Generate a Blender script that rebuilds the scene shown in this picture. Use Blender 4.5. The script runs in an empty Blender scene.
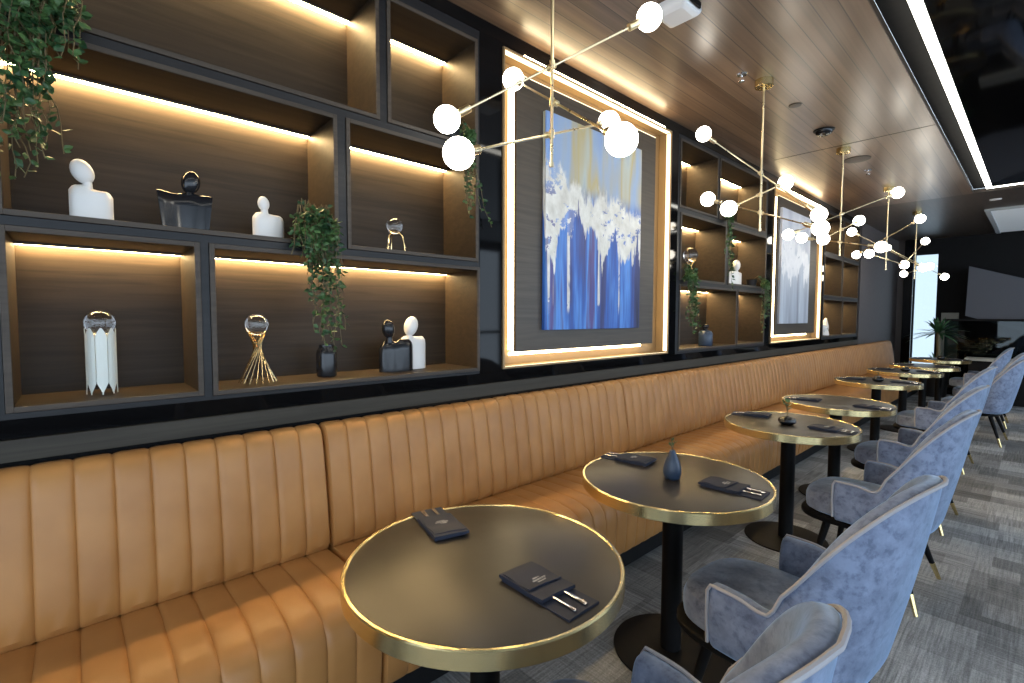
import bpy, bmesh, math, random
from mathutils import Vector, Matrix
R = random.Random(7)
PI = math.pi
C = bpy.context.scene.collection
sc = bpy.context.scene

# ------------------------------------------------------------------ materials
def new_mat(name):
    m = bpy.data.materials.new(name); m.use_nodes = True
    nt = m.node_tree
    return m, nt, nt.nodes['Principled BSDF']
def setp(b, **k):
    for n, v in k.items():
        b.inputs[n.replace('_', ' ')].default_value = v
def col4(c): return (c[0], c[1], c[2], 1)
def plain(name, c, rough=.5, metal=0, **k):
    m, nt, b = new_mat(name)
    tc = nt.nodes.new('ShaderNodeTexCoord'); no = nt.nodes.new('ShaderNodeTexNoise')
    no.inputs['Scale'].default_value = 18; no.inputs['Detail'].default_value = 3
    mr = nt.nodes.new('ShaderNodeMapRange')
    mr.inputs['To Min'].default_value = rough * .9; mr.inputs['To Max'].default_value = min(1, rough * 1.1)
    nt.links.new(tc.outputs['Object'], no.inputs['Vector'])
    nt.links.new(no.outputs['Fac'], mr.inputs['Value'])
    nt.links.new(mr.outputs['Result'], b.inputs['Roughness'])
    setp(b, Base_Color=col4(c), Metallic=metal)
    setp(b, **k)
    return m
def emit(name, c, s):
    m, nt, b = new_mat(name)
    setp(b, Base_Color=(.8, .8, .8, 1), Emission_Color=col4(c), Emission_Strength=s)
    return m
def ramp(nt, stops):
    r = nt.nodes.new('ShaderNodeValToRGB'); e = r.color_ramp.elements
    while len(e) < len(stops): e.new(.5)
    for i, (p, c) in enumerate(stops):
        e[i].position = p; e[i].color = col4(c)
    return r
def wood(name, c1, c2, rough=.4, scale=(14, 1.1, 26), spec=.5, coat=0.0):
    m, nt, b = new_mat(name)
    tc = nt.nodes.new('ShaderNodeTexCoord'); mp = nt.nodes.new('ShaderNodeMapping')
    mp.inputs['Scale'].default_value = scale
    no = nt.nodes.new('ShaderNodeTexNoise'); no.inputs['Scale'].default_value = 1.6
    no.inputs['Detail'].default_value = 7; no.inputs['Roughness'].default_value = .62; no.inputs['Distortion'].default_value = .6
    r = ramp(nt, [(.33, c1), (.68, c2)])
    nt.links.new(tc.outputs['Object'], mp.inputs['Vector']); nt.links.new(mp.outputs['Vector'], no.inputs['Vector'])
    nt.links.new(no.outputs['Fac'], r.inputs['Fac']); nt.links.new(r.outputs['Color'], b.inputs['Base Color'])
    setp(b, Roughness=rough, Specular_IOR_Level=spec, Coat_Weight=coat, Coat_Roughness=.15)
    return m

M = {}
M['cubby'] = wood('walnut_veneer', (.022, .0155, .010), (.042, .029, .0175), .5, spec=.25)
M['cubby_trim'] = wood('walnut_edge', (.048, .037, .028), (.078, .061, .047), .45, spec=.3)
M['face'] = wood('smoked_oak_face', (.009, .009, .0105), (.017, .017, .019), .4, spec=.3)
M['niche'] = wood('grey_brown_panel', (.052, .039, .027), (.085, .065, .045), .42)
M['ledge'] = wood('ledge_laminate', (.036, .031, .023), (.056, .049, .037), .5, spec=.3)
M['bronze'] = plain('bronze_reveal', (.30, .20, .10), .38, .35)
M['gloss'] = plain('black_gloss_panel', (.003, .003, .0035), .05, Specular_IOR_Level=.22)
M['black'] = plain('matte_black_metal', (.0035, .0035, .004), .55, Specular_IOR_Level=.15)
M['brass'] = plain('brushed_brass', (.76, .61, .30), .2, 1.0)
M['brass_pale'] = plain('pale_satin_brass', (.85, .72, .46), .28, 1.0)
def brass_rim():
    m, nt, b = new_mat('brushed_brass_band')
    tg = nt.nodes.new('ShaderNodeTangent'); tg.direction_type = 'RADIAL'; tg.axis = 'Z'
    nt.links.new(tg.outputs[0], b.inputs['Tangent'])
    setp(b, Base_Color=(.84, .69, .36, 1), Metallic=1, Roughness=.25, Anisotropic=.85, Anisotropic_Rotation=.25)
    return m
M['brass_rim'] = brass_rim()
M['tabletop'] = plain('dark_laminate_top', (.022, .019, .016), .36)
M['navy'] = plain('navy_pouch_cloth', (.018, .024, .046), .75)
M['mark'] = plain('pale_print', (.42, .44, .47), .6)
M['steel'] = plain('cutlery_steel', (.85, .85, .86), .15, 1.0)
M['white'] = plain('white_ceramic', (.82, .80, .77), .35)
M['blackcer'] = plain('black_ceramic', (.010, .011, .014), .2)
M['navycer'] = plain('navy_ceramic', (.03, .05, .09), .35)
M['gold'] = plain('gold_wire', (.92, .72, .40), .2, 1.0)
M['soil'] = plain('dark_pot', (.012, .012, .013), .5)
M['plastic'] = plain('white_plastic', (.8, .8, .8), .4)
M['grey'] = plain('charcoal_wall', (.090, .076, .074), .6)
M['dark'] = plain('dark_wall', (.007, .007, .0075), .7, Specular_IOR_Level=.2)
M['bulk'] = plain('slate_plaster', (.085, .09, .11), .6)
M['lightwall'] = plain('pale_panel', (.42, .43, .40), .6)
M['stem'] = plain('plant_stem', (.12, .09, .04), .6)
M['whiteceil'] = plain('white_ceiling', (.42, .44, .45), .7)
M['sage'] = plain('pale_wire', (.80, .84, .78), .35)
M['led'] = emit('warm_led', (1, .69, .32), 85)
M['glow_line'] = emit('warm_glow_line', (1, .78, .42), 1.6)  # niche rim and lip: lit edges drawn as emission; also the ledge LED
M['led_hot'] = emit('warm_led_bright', (1, .80, .46), 9)
M['led_cove'] = emit('warm_led_cove', (1, .80, .48), 45)
M['led_white'] = emit('ceiling_led', (1, .97, .86), 9)
M['bulb'] = emit('opal_bulb', (1, .93, .80), 14)
M['spot'] = emit('downlight', (1, .95, .85), 5)
M['skylight'] = emit('skylight_diffuser', (.80, .92, 1), .10)

def leaf_mat(name, a, b_):
    m, nt, b = new_mat(name)
    tc = nt.nodes.new('ShaderNodeTexCoord'); no = nt.nodes.new('ShaderNodeTexNoise'); no.inputs['Scale'].default_value = 16
    r = ramp(nt, [(.35, a), (.65, b_)])
    nt.links.new(tc.outputs['Object'], no.inputs['Vector']); nt.links.new(no.outputs['Fac'], r.inputs['Fac'])
    nt.links.new(r.outputs['Color'], b.inputs['Base Color']); setp(b, Roughness=.45)
    b.inputs['Subsurface Weight'].default_value = 0
    return m
M['leaf'] = leaf_mat('ivy_leaf', (.012, .055, .022), (.085, .17, .05))
M['palm'] = leaf_mat('palm_leaf', (.012, .06, .025), (.05, .13, .05))

def leather():
    m, nt, b = new_mat('tan_leather')
    tc = nt.nodes.new('ShaderNodeTexCoord')
    no = nt.nodes.new('ShaderNodeTexNoise'); no.inputs['Scale'].default_value = 5; no.inputs['Detail'].default_value = 3
    r = ramp(nt, [(.3, (.40, .180, .052)), (.7, (.50, .238, .073))])
    vo = nt.nodes.new('ShaderNodeTexVoronoi'); vo.inputs['Scale'].default_value = 260
    bu = nt.nodes.new('ShaderNodeBump'); bu.inputs['Strength'].default_value = .06; bu.inputs['Distance'].default_value = .002
    L = nt.links.new
    L(tc.outputs['Object'], no.inputs['Vector']); L(tc.outputs['Object'], vo.inputs['Vector'])
    L(no.outputs['Fac'], r.inputs['Fac']); L(r.outputs['Color'], b.inputs['Base Color'])
    L(vo.outputs['Distance'], bu.inputs['Height']); L(bu.outputs['Normal'], b.inputs['Normal'])
    setp(b, Roughness=.43)
    return m
M['leather'] = leather()
def velvet():
    m, nt, b = new_mat('grey_blue_velvet')
    L = nt.links.new
    tc = nt.nodes.new('ShaderNodeTexCoord')
    def nz(scale, detail, rough):
        n = nt.nodes.new('ShaderNodeTexNoise'); n.inputs['Scale'].default_value = scale; n.inputs['Detail'].default_value = detail; n.inputs['Roughness'].default_value = rough
        L(tc.outputs['Object'], n.inputs['Vector']); return n.outputs['Fac']
    n1 = nz(10, 6, .7); n2 = nz(34, 4, .6)
    r = ramp(nt, [(.32, (.115, .14, .215)), (.62, (.25, .305, .44))]); L(n1, r.inputs['Fac'])
    r2 = ramp(nt, [(.36, (.55, .56, .60)), (.50, (1, 1, 1))]); L(n2, r2.inputs['Fac'])
    mx = nt.nodes.new('ShaderNodeMix'); mx.data_type = 'RGBA'; mx.blend_type = 'MULTIPLY'; mx.inputs['Factor'].default_value = .8
    L(r.outputs['Color'], mx.inputs['A']); L(r2.outputs['Color'], mx.inputs['B']); L(mx.outputs['Result'], b.inputs['Base Color'])
    bu = nt.nodes.new('ShaderNodeBump'); bu.inputs['Strength'].default_value = .2; bu.inputs['Distance'].default_value = .004
    L(n1, bu.inputs['Height']); L(bu.outputs['Normal'], b.inputs['Normal'])
    setp(b, Roughness=.75, Sheen_Weight=1.0, Sheen_Roughness=.4, Sheen_Tint=(.48, .70, 1, 1))
    return m
M['velvet'] = velvet()
M['piping'] = plain('velvet_piping', (.38, .375, .40), .7)

def carpet():
    m, nt, b = new_mat('patchwork_carpet')
    L = nt.links.new
    tc = nt.nodes.new('ShaderNodeTexCoord')
    def brick(w, h, off, rot, c1, c2):
        mp = nt.nodes.new('ShaderNodeMapping'); mp.inputs['Rotation'].default_value = (0, 0, rot); mp.inputs['Location'].default_value = (off, off * .6, 0)
        br = nt.nodes.new('ShaderNodeTexBrick'); br.inputs['Scale'].default_value = 1
        br.inputs['Color1'].default_value = (c1, c1, c1, 1); br.inputs['Color2'].default_value = (c2, c2, c2, 1); mid = (c1 + c2) / 2; br.inputs['Mortar'].default_value = (mid, mid, mid, 1)
        br.inputs['Mortar Size'].default_value = .0005; br.inputs['Brick Width'].default_value = w; br.inputs['Row Height'].default_value = h; br.offset = .37
        L(tc.outputs['Object'], mp.inputs['Vector']); L(mp.outputs['Vector'], br.inputs['Vector']); return br.outputs['Color']
    def streak(scale, seed, lo, hi):
        mp = nt.nodes.new('ShaderNodeMapping'); mp.inputs['Scale'].default_value = scale; mp.inputs['Location'].default_value = (seed, seed, 0)
        n = nt.nodes.new('ShaderNodeTexNoise'); n.inputs['Scale'].default_value = 1; n.inputs['Detail'].default_value = 4; n.inputs['Roughness'].default_value = .7
        L(tc.outputs['Object'], mp.inputs['Vector']); L(mp.outputs['Vector'], n.inputs['Vector'])
        r = ramp(nt, [(.38, (lo, lo, lo)), (.62, (hi, hi, hi))]); L(n.outputs['Fac'], r.inputs['Fac']); return r.outputs['Color']
    def mix(f, a, c, bt='MIX'):
        n = nt.nodes.new('ShaderNodeMix'); n.data_type = 'RGBA'; n.blend_type = bt
        if isinstance(f, (int, float)): n.inputs['Factor'].default_value = f
        else: L(f, n.inputs['Factor'])
        L(a, n.inputs['A']); L(c, n.inputs['B']); return n.outputs['Result']
    lines = mix(brick(.5, .25, .11, 0, 0, 1), streak((3.5, 95, 1), 1.3, .45, 1.3), streak((95, 3.5, 1), 4.1, .5, 1.25))
    tone = mix(.75, brick(.62, .27, 0, PI / 2, .18, .42), brick(.31, .17, .4, 0, .55, 1.25), 'MULTIPLY')
    c = mix(.85, tone, lines, 'MULTIPLY')
    c = mix(.5, c, streak((140, 140, 1), 7, .6, 1.4), 'MULTIPLY')
    tint = nt.nodes.new('ShaderNodeRGB'); tint.outputs[0].default_value = (.97, 1.0, 1.02, 1)
    L(mix(1.0, c, tint.outputs[0], 'MULTIPLY'), b.inputs['Base Color'])
    setp(b, Roughness=.9, Specular_IOR_Level=.2)
    return m
M['carpet'] = carpet()

def ceiling_wood():
    m, nt, b = new_mat('ceiling_planks')
    L = nt.links.new
    tc = nt.nodes.new('ShaderNodeTexCoord')
    sx = nt.nodes.new('ShaderNodeSeparateXYZ'); L(tc.outputs['Object'], sx.inputs['Vector'])
    def math_(op, a, bv=None):
        n = nt.nodes.new('ShaderNodeMath'); n.operation = op
        if isinstance(a, (int, float)): n.inputs[0].default_value = a
        else: L(a, n.inputs[0])
        if bv is not None:
            if isinstance(bv, (int, float)): n.inputs[1].default_value = bv
            else: L(bv, n.inputs[1])
        return n.outputs[0]
    sc_ = math_('DIVIDE', sx.outputs['X'], .103)
    fr = math_('FRACT', sc_); fl = math_('FLOOR', sc_)
    groove = math_('LESS_THAN', fr, .045)
    wn = nt.nodes.new('ShaderNodeTexWhiteNoise'); wn.noise_dimensions = '1D'; L(fl, wn.inputs['W'])
    mp = nt.nodes.new('ShaderNodeMapping'); mp.inputs['Scale'].default_value = (22, .35, 10)
    L(tc.outputs['Object'], mp.inputs['Vector'])
    no = nt.nodes.new('ShaderNodeTexNoise'); no.inputs['Scale'].default_value = 1.5; no.inputs['Detail'].default_value = 7; no.inputs['Distortion'].default_value = .5
    L(mp.outputs['Vector'], no.inputs['Vector'])
    v = math_('ADD', math_('MULTIPLY', wn.outputs['Value'], .22), math_('MULTIPLY', no.outputs['Fac'], .78))
    r = ramp(nt, [(.28, (.095, .057, .035)), (.70, (.215, .138, .088))]); L(v, r.inputs['Fac'])
    mx = nt.nodes.new('ShaderNodeMix'); mx.data_type = 'RGBA'
    L(groove, mx.inputs['Factor']); L(r.outputs['Color'], mx.inputs['A']); mx.inputs['B'].default_value = (.02, .013, .008, 1)
    L(mx.outputs['Result'], b.inputs['Base Color'])
    setp(b, Roughness=.31, Specular_IOR_Level=.8)
    return m
M['ceil'] = ceiling_wood()
M['ceil_dark'] = wood('dark_ceiling_board', (.05, .036, .026), (.09, .066, .05), .35)

def glass(name, tint=(1, 1, 1), refl=.12):
    m, nt, b = new_mat(name)
    out = nt.nodes['Material Output']; nt.nodes.remove(b)
    t = nt.nodes.new('ShaderNodeBsdfTransparent'); t.inputs['Color'].default_value = col4(tint)
    g = nt.nodes.new('ShaderNodeBsdfGlossy'); g.inputs['Roughness'].default_value = .02
    fr = nt.nodes.new('ShaderNodeFresnel'); fr.inputs['IOR'].default_value = 1.45
    mx = nt.nodes.new('ShaderNodeMixShader')
    nt.links.new(fr.outputs['Fac'], mx.inputs['Fac']); nt.links.new(t.outputs[0], mx.inputs[1]); nt.links.new(g.outputs[0], mx.inputs[2])
    nt.links.new(mx.outputs[0], out.inputs['Surface'])
    return m
M['pane'] = glass('window_glass', (.56, .58, .58))
M['darkpane'] = glass('smoked_glass', (.30, .40, .40))
def crystal():
    m, nt, b = new_mat('crystal_ball'); setp(b, Base_Color=(1, 1, 1, 1), Roughness=.0, IOR=1.5, Transmission_Weight=1.0)
    return m
M['crystal'] = crystal()

def painting_mat(name, stops_low, stops_high, seed, washed):
    """abstract drip painting: a ragged pale band over vertical streaks; coordinates are the canvas' own (y across, z up, 0..1)"""
    m, nt, b = new_mat(name)
    L = nt.links.new
    tc = nt.nodes.new('ShaderNodeTexCoord'); sx = nt.nodes.new('ShaderNodeSeparateXYZ'); L(tc.outputs['Generated'], sx.inputs['Vector'])
    def noise(scale, detail=6, rough=.6, dist=0.):
        mp = nt.nodes.new('ShaderNodeMapping'); mp.inputs['Scale'].default_value = scale; mp.inputs['Location'].default_value = (seed, seed * .7, seed * 1.3)
        L(tc.outputs['Generated'], mp.inputs['Vector'])
        no = nt.nodes.new('ShaderNodeTexNoise'); no.inputs['Scale'].default_value = 1; no.inputs['Detail'].default_value = detail
        no.inputs['Roughness'].default_value = rough; no.inputs['Distortion'].default_value = dist
        L(mp.outputs['Vector'], no.inputs['Vector']); return no.outputs['Fac']
    def mth(op, a, c):
        n = nt.nodes.new('ShaderNodeMath'); n.operation = op
        for i, q in enumerate((a, c)):
            if isinstance(q, (int, float)): n.inputs[i].default_value = q
            else: L(q, n.inputs[i])
        return n.outputs[0]
    def mix(f, a, c):
        n = nt.nodes.new('ShaderNodeMix'); n.data_type = 'RGBA'
        if isinstance(f, (int, float)): n.inputs['Factor'].default_value = f
        else: L(f, n.inputs['Factor'])
        L(a, n.inputs['A']) if not isinstance(a, tuple) else setattr(n.inputs['A'], 'default_value', col4(a))
        L(c, n.inputs['B']) if not isinstance(c, tuple) else setattr(n.inputs['B'], 'default_value', col4(c))
        return n.outputs['Result']
    def step(x, lo, hi):
        n = nt.nodes.new('ShaderNodeMapRange'); n.interpolation_type = 'SMOOTHSTEP'
        L(x, n.inputs['Value']); n.inputs['From Min'].default_value = lo; n.inputs['From Max'].default_value = hi
        return n.outputs['Result']
    z = sx.outputs['Z']; y = sx.outputs['Y']
    rl = ramp(nt, stops_low); L(noise((1, 5.2, .5), 5, .6), rl.inputs['Fac'])
    rh = ramp(nt, stops_high); L(noise((1, 3.6, .8), 3, .5), rh.inputs['Fac'])
    streak = noise((1, 26, 1.2), 4)
    low = mix(mth('MULTIPLY', step(streak, .52, .66), .35), rl.outputs['Color'], (.02, .02, .10) if not washed else (.22, .25, .32))
    # ragged edges of the pale band
    zt = mth('ADD', z, mth('MULTIPLY', mth('SUBTRACT', y, .4), .14))
    e1 = mth('ADD', zt, mth('MULTIPLY', mth('SUBTRACT', noise((1, 4.3, .9), 7, .6), .5), 1.25))
    e2 = mth('ADD', zt, mth('MULTIPLY', mth('SUBTRACT', noise((1, 4.0, 1.8), 8, .6), .5), .8))
    base = mix(step(z, .60, .72), low, rh.outputs['Color'])
    band = mth('MULTIPLY', step(e1, .44, .47), mth('SUBTRACT', 1.0, step(e2, .70, .76)))
    drip = mth('MULTIPLY', step(noise((1, 11, .35), 4, .55), .595, .62), mth('MULTIPLY', step(z, .06, .12), mth('SUBTRACT', 1.0, step(z, .50, .56))))
    band = mth('MAXIMUM', band, mth('MULTIPLY', drip, step(noise((1, 5, 2.2), 5, .6), .44, .50)))
    blot = step(noise((1, 5, 8), 6, .7), .58, .61)
    band = mth('MULTIPLY', band, mth('SUBTRACT', 1.0, mth('MULTIPLY', blot, .8)))
    cream = ramp(nt, [(.3, (.62, .59, .52)), (.7, (.90, .88, .82))] if not washed else [(.3, (.75, .76, .8)), (.7, (.9, .9, .92))])
    L(noise((1, 14, 14), 4), cream.inputs['Fac'])
    base = mix(band, base, cream.outputs['Color'])
    L(base, b.inputs['Base Color'])
    bu = nt.nodes.new('ShaderNodeBump'); bu.inputs['Strength'].default_value = .25; bu.inputs['Distance'].default_value = .004
    L(noise((1, 40, 40), 5), bu.inputs['Height']); L(bu.outputs['Normal'], b.inputs['Normal'])
    setp(b, Roughness=.45)
    return m
M['art1'] = painting_mat('abstract_blue_canvas',
    [(.28, (.012, .016, .06)), (.40, (.035, .05, .20)), (.48, (.03, .12, .48)), (.55, (.10, .30, .75)), (.62, (.10, .07, .24)), (.72, (.03, .06, .30))],
    [(.30, (.16, .24, .46)), (.42, (.50, .54, .50)), (.50, (.52, .43, .22)), (.58, (.34, .44, .60)), (.70, (.22, .36, .68))], 3.3, False)
M['art2'] = painting_mat('abstract_pale_canvas',
    [(.30, (.20, .22, .28)), (.45, (.42, .46, .54)), (.6, (.60, .66, .74)), (.7, (.35, .38, .45))],
    [(.30, (.42, .44, .52)), (.5, (.66, .68, .74)), (.7, (.80, .80, .84))], 9.1, True)

# ------------------------------------------------------------------ builders
class MB:
    def __init__(s): s.bm = bmesh.new()
    def face(s, pts, mi=0):
        f = s.bm.faces.new([s.bm.verts.new(p) for p in pts]); f.material_index = mi; return f
    def box(s, x0, x1, y0, y1, z0, z1, mi=0):
        v = [s.bm.verts.new(p) for p in ((x0,y0,z0),(x1,y0,z0),(x1,y1,z0),(x0,y1,z0),(x0,y0,z1),(x1,y0,z1),(x1,y1,z1),(x0,y1,z1))]
        for q in ((3,2,1,0),(4,5,6,7),(0,1,5,4),(1,2,6,5),(2,3,7,6),(3,0,4,7)):
            s.bm.faces.new([v[i] for i in q]).material_index = mi
    def loft(s, rings, closed=True, cap=True, mi=0):
        """rings: lists of points; consecutive rings are joined"""
        vr = [[s.bm.verts.new(p) for p in r] for r in rings]
        n = len(vr[0])
        for a, b in zip(vr, vr[1:]):
            for i in range(n if closed else n - 1):
                j = (i + 1) % n
                s.bm.faces.new((a[i], a[j], b[j], b[i])).material_index = mi
        if cap and closed:
            s.bm.faces.new(vr[0][::-1]).material_index = mi; s.bm.faces.new(vr[-1]).material_index = mi
        return vr
    def tube(s, pts, r, n=8, mi=0, cap=True):
        pts = [Vector(p) for p in pts]; rings = []; up = None
        for i, p in enumerate(pts):
            d = (pts[min(i + 1, len(pts) - 1)] - pts[max(i - 1, 0)]).normalized()
            if up is None:
                up = Vector((0, 0, 1)) if abs(d.z) < .9 else Vector((1, 0, 0))
            a = d.cross(up).normalized(); b = a.cross(d).normalized(); up = b
            rr = r[i] if isinstance(r, (list, tuple)) else r
            rings.append([p + a * (rr * math.cos(2 * PI * k / n)) + b * (rr * math.sin(2 * PI * k / n)) for k in range(n)])
        s.loft(rings, True, cap, mi)
    def lathe(s, prof, c=(0, 0, 0), n=32, mi=0):
        rings = [[(c[0] + r * math.cos(2 * PI * k / n), c[1] + r * math.sin(2 * PI * k / n), c[2] + z) for k in range(n)] for r, z in prof]
        s.loft(rings, True, True, mi)
    def ball(s, c, r, sx=1, sy=1, sz=1, rot=None, seg=20, mi=0):
        m = Matrix.Translation(c) @ (rot if rot else Matrix.Identity(4)) @ Matrix.Diagonal((sx, sy, sz, 1))
        n0 = len(s.bm.faces)
        bmesh.ops.create_uvsphere(s.bm, u_segments=seg, v_segments=max(8, seg // 2), radius=r, matrix=m)
        s.bm.faces.ensure_lookup_table()
        for f in s.bm.faces[n0:]: f.material_index = mi
    def build(s, name, mats, parent=None, smooth=True, bevel=0, sub=0, loc=None, angle=40):
        bmesh.ops.recalc_face_normals(s.bm, faces=s.bm.faces)
        me = bpy.data.meshes.new(name); s.bm.to_mesh(me); s.bm.free()
        for m in (mats if isinstance(mats, (list, tuple)) else [mats]): me.materials.append(M[m])
        if smooth:
            for p in me.polygons: p.use_smooth = True
            try: me.set_sharp_from_angle(angle=math.radians(angle))
            except Exception: pass
        o = bpy.data.objects.new(name, me); C.objects.link(o)
        if parent: o.parent = parent
        if loc: o.location = loc
        if bevel:
            b = o.modifiers.new('bevel', 'BEVEL'); b.width = bevel; b.segments = 2; b.limit_method = 'ANGLE'
        if sub:
            b = o.modifiers.new('subsurf', 'SUBSURF'); b.levels = sub; b.render_levels = sub
        return o
def boxes(name, mats, parent, *bs, bevel=0):
    m = MB()
    for b in bs: m.box(*b)
    return m.build(name, mats, parent, smooth=False, bevel=bevel)
def tag(o, label, cat, group=None):
    o['label'] = label; o['category'] = cat
    if group: o['group'] = group
    return o
def thing(name, label, cat, loc=(0, 0, 0), rz=0, group=None):
    o = bpy.data.objects.new(name, None); C.objects.link(o); o.location = loc; o.rotation_euler = (0, 0, rz)
    o.empty_display_size = .1
    return tag(o, label, cat, group)
def struct(o): o['kind'] = 'structure'; return o
def copy_tree(o, parent=None):
    c = o.copy(); C.objects.link(c)
    if parent: c.parent = parent
    for ch in list(o.children): copy_tree(ch, c)
    return c
def dup(o, loc, rz, label, group=None):
    c = copy_tree(o); c.location = loc; c.rotation_euler = (0, 0, rz); c['label'] = label
    if group: c['group'] = group
    return c

# ------------------------------------------------------------------ setting
ZC = 3.026
struct(boxes('floor', 'carpet', None, (-.45, 6.2, -3, 14.6, -.06, 0)))
YE = 9.88
# carcass wall behind the shelves
struct(boxes('wall_left', 'dark', None, (-.46, -.40, -3, 13.1, 0, ZC), (-.40, -.012, -3, YE, 0, .985), (-.40, 0, YE, 13.1, 0, ZC)))
struct(boxes('wall_left', 'grey', None, (0, .012, YE + .001, 13.0, 0, ZC)))
struct(boxes('ceiling', 'ceil', None, (-.40, 1.445, -3, 8.66, ZC, ZC + .05)))
struct(boxes('ceiling', 'ceil_dark', None, (-.40, 6.2, 8.66, 14.6, ZC, ZC + .05)))
struct(boxes('ceiling', 'gloss', None, (1.63, 4.2, -3, 8.43, ZC + .006, ZC + .05)))
struct(boxes('ceiling', 'dark', None, (1.445, 1.63, -3, 8.66, ZC + .052, ZC + .08), (1.63, 4.2, 8.43, 8.66, ZC + .052, ZC + .08)))
struct(boxes('ceiling', 'whiteceil', None, (4.2, 6.2, -3, 8.66, ZC, ZC + .05)))
struct(boxes('trim_1', 'black', None, (.2, 1.44, 5.357, 5.363, ZC - .002, ZC)))
# window wall on the open side, with mullions
mw = MB()
mw.box(6.0, 6.12, -3, 14.6, 0, .25); mw.box(6.0, 6.12, -3, 14.6, 2.85, ZC)
for i in range(13): y = -3 + i * 1.45; mw.box(5.98, 6.12, y - .07, y + .07, .25, 2.85)
mw.box(5.99, 6.11, -3, 14.6, 1.05, 1.11)
struct(mw.build('wall_right', 'grey', None, smooth=False))
mw = MB()
mw.box(-.46, .9, -3.1, -3, 0, ZC); mw.box(.9, 6.12, -3.1, -3, 0, .25); mw.box(.9, 6.12, -3.1, -3, 2.85, ZC)
for i in range(5): x = .9 + i * 1.29; mw.box(x - .06, x + .06, -3.11, -2.99, .25, 2.85)
struct(mw.build('wall_near', 'grey', None, smooth=False))
# far end
YF = 13.0
struct(boxes('wall_far', 'dark', None, (.66, 6.1, YF, YF + .12, 0, ZC), (.28, .66, YF, YF + .12, 2.74, ZC), (.28, .66, YF, YF + .12, 0, .35)))
struct(boxes('wall_far', 'grey', None, (.012, .13, YF - .01, YF + .12, 0, ZC)))
struct(boxes('trim_2', 'gloss', None, (.13, .28, YF - .12, YF + .12, 0, ZC), bevel=.004))
struct(boxes('window_1', 'black', None, (.28, .295, YF + .03, YF + .09, .35, 2.74), (.645, .66, YF + .03, YF + .09, .35, 2.74), (.295, .645, YF + .03, YF + .09, .35, .37), (.295, .645, YF + .03, YF + .09, 2.715, 2.74)))
wp = boxes('window_pane', 'pane', None, (.295, .645, YF + .055, YF + .062, .37, 2.715)); wp.parent = bpy.data.objects['window_1']
struct(boxes('trim_3', 'lightwall', None, (.74, 1.0, YF - .05, YF - .001, .5, 1.52), bevel=.004))
mb = MB()
zz = [(1.18, 2.36), (3.2, 1.60), (3.2, .72), (1.16, 1.46)]
mb.loft([[(x, y, z) for x, z in zz] for y in (YF - .9, YF - .002)])
o = mb.build('stair_soffit', 'bulk', None, smooth=False); struct(o)
t = thing('glass_partition', 'low smoked glass partition with dark top rail at the far end of the room', 'partition', (1.75, 12.0, 0))
boxes('glass_panel', 'darkpane', t, (-.85, .85, -.006, .006, .06, 1.36))
boxes('top_rail', 'black', t, (-.88, .88, -.025, .025, 1.36, 1.40), bevel=.004)
boxes('foot_rail', 'black', t, (-.88, .88, -.03, .03, 0, .06), bevel=.004)
# pale bench beyond the last tables
t = thing('counter', 'long low pale counter before the glass partition at the far end', 'counter', (1.85, 11.35, 0))
boxes('counter_top', 'lightwall', t, (-.6, .75, -.22, .22, .70, .74), bevel=.006)
boxes('counter_body', 'dark', t, (-.55, .70, -.18, .18, 0, .70), bevel=.004)
# lamps of the ceiling
t = thing('linear_ceiling_light', 'long white linear light beside the black gloss ceiling panel', 'ceiling light', (1.60, 2.7, ZC))
boxes('diffuser', 'led_white', t, (-.025, .025, -5.6, 5.735, .008, .03))
boxes('diffuser', 'led_white', t, (-.025, 2.5, 5.736, 5.776, .0, .0075))
boxes('housing', 'black', t, (-.03, .03, -5.6, 5.73, .032, .048))
t = thing('skylight_panel', 'square pale recessed light panel beyond the linear light', 'ceiling light', (2.25, 12.1, ZC))
boxes('frame', 'whiteceil', t, (-.78, .75, -2.06, -2.0, -.03, -.001), (-.78, -.72, -2.0, .75, -.03, -.001), bevel=.003)
boxes('diffuser', 'skylight', t, (-.72, .75, -2.0, .75, -.012, -.002))

# ------------------------------------------------------------------ shelf wall: cubbies
bays = [  # (y0, y1, z0, z1) clear openings
 [(-.95, 1.064, 2.345, 2.885), (1.14, 1.638, 2.345, 2.885), (-.142, .861, 1.738, 2.275), (.937, 1.642, 1.738, 2.275), (-.14, .338, 1.140, 1.672), (.403, 1.652, 1.136, 1.672)],
 [(3.845, 4.517, 2.37, 2.905), (4.585, 5.70, 2.37, 2.905), (3.87, 4.715, 1.757, 2.295), (4.81, 5.73, 1.757, 2.295), (3.87, 4.995, 1.142, 1.683), (5.05, 5.73, 1.145, 1.683)],
 [(7.92, 8.78, 2.36, 2.90), (8.86, 9.77, 2.36, 2.90), (7.92, 8.78, 1.745, 2.285), (8.86, 9.77, 1.745, 2.285), (7.92, 8.86, 1.155, 1.675), (8.92, 9.77, 1.155, 1.675)]]
bayr = [(-1.0, 1.672), (3.80, 5.775), (7.87, YE)]
TH = .018; DEP = .305
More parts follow.
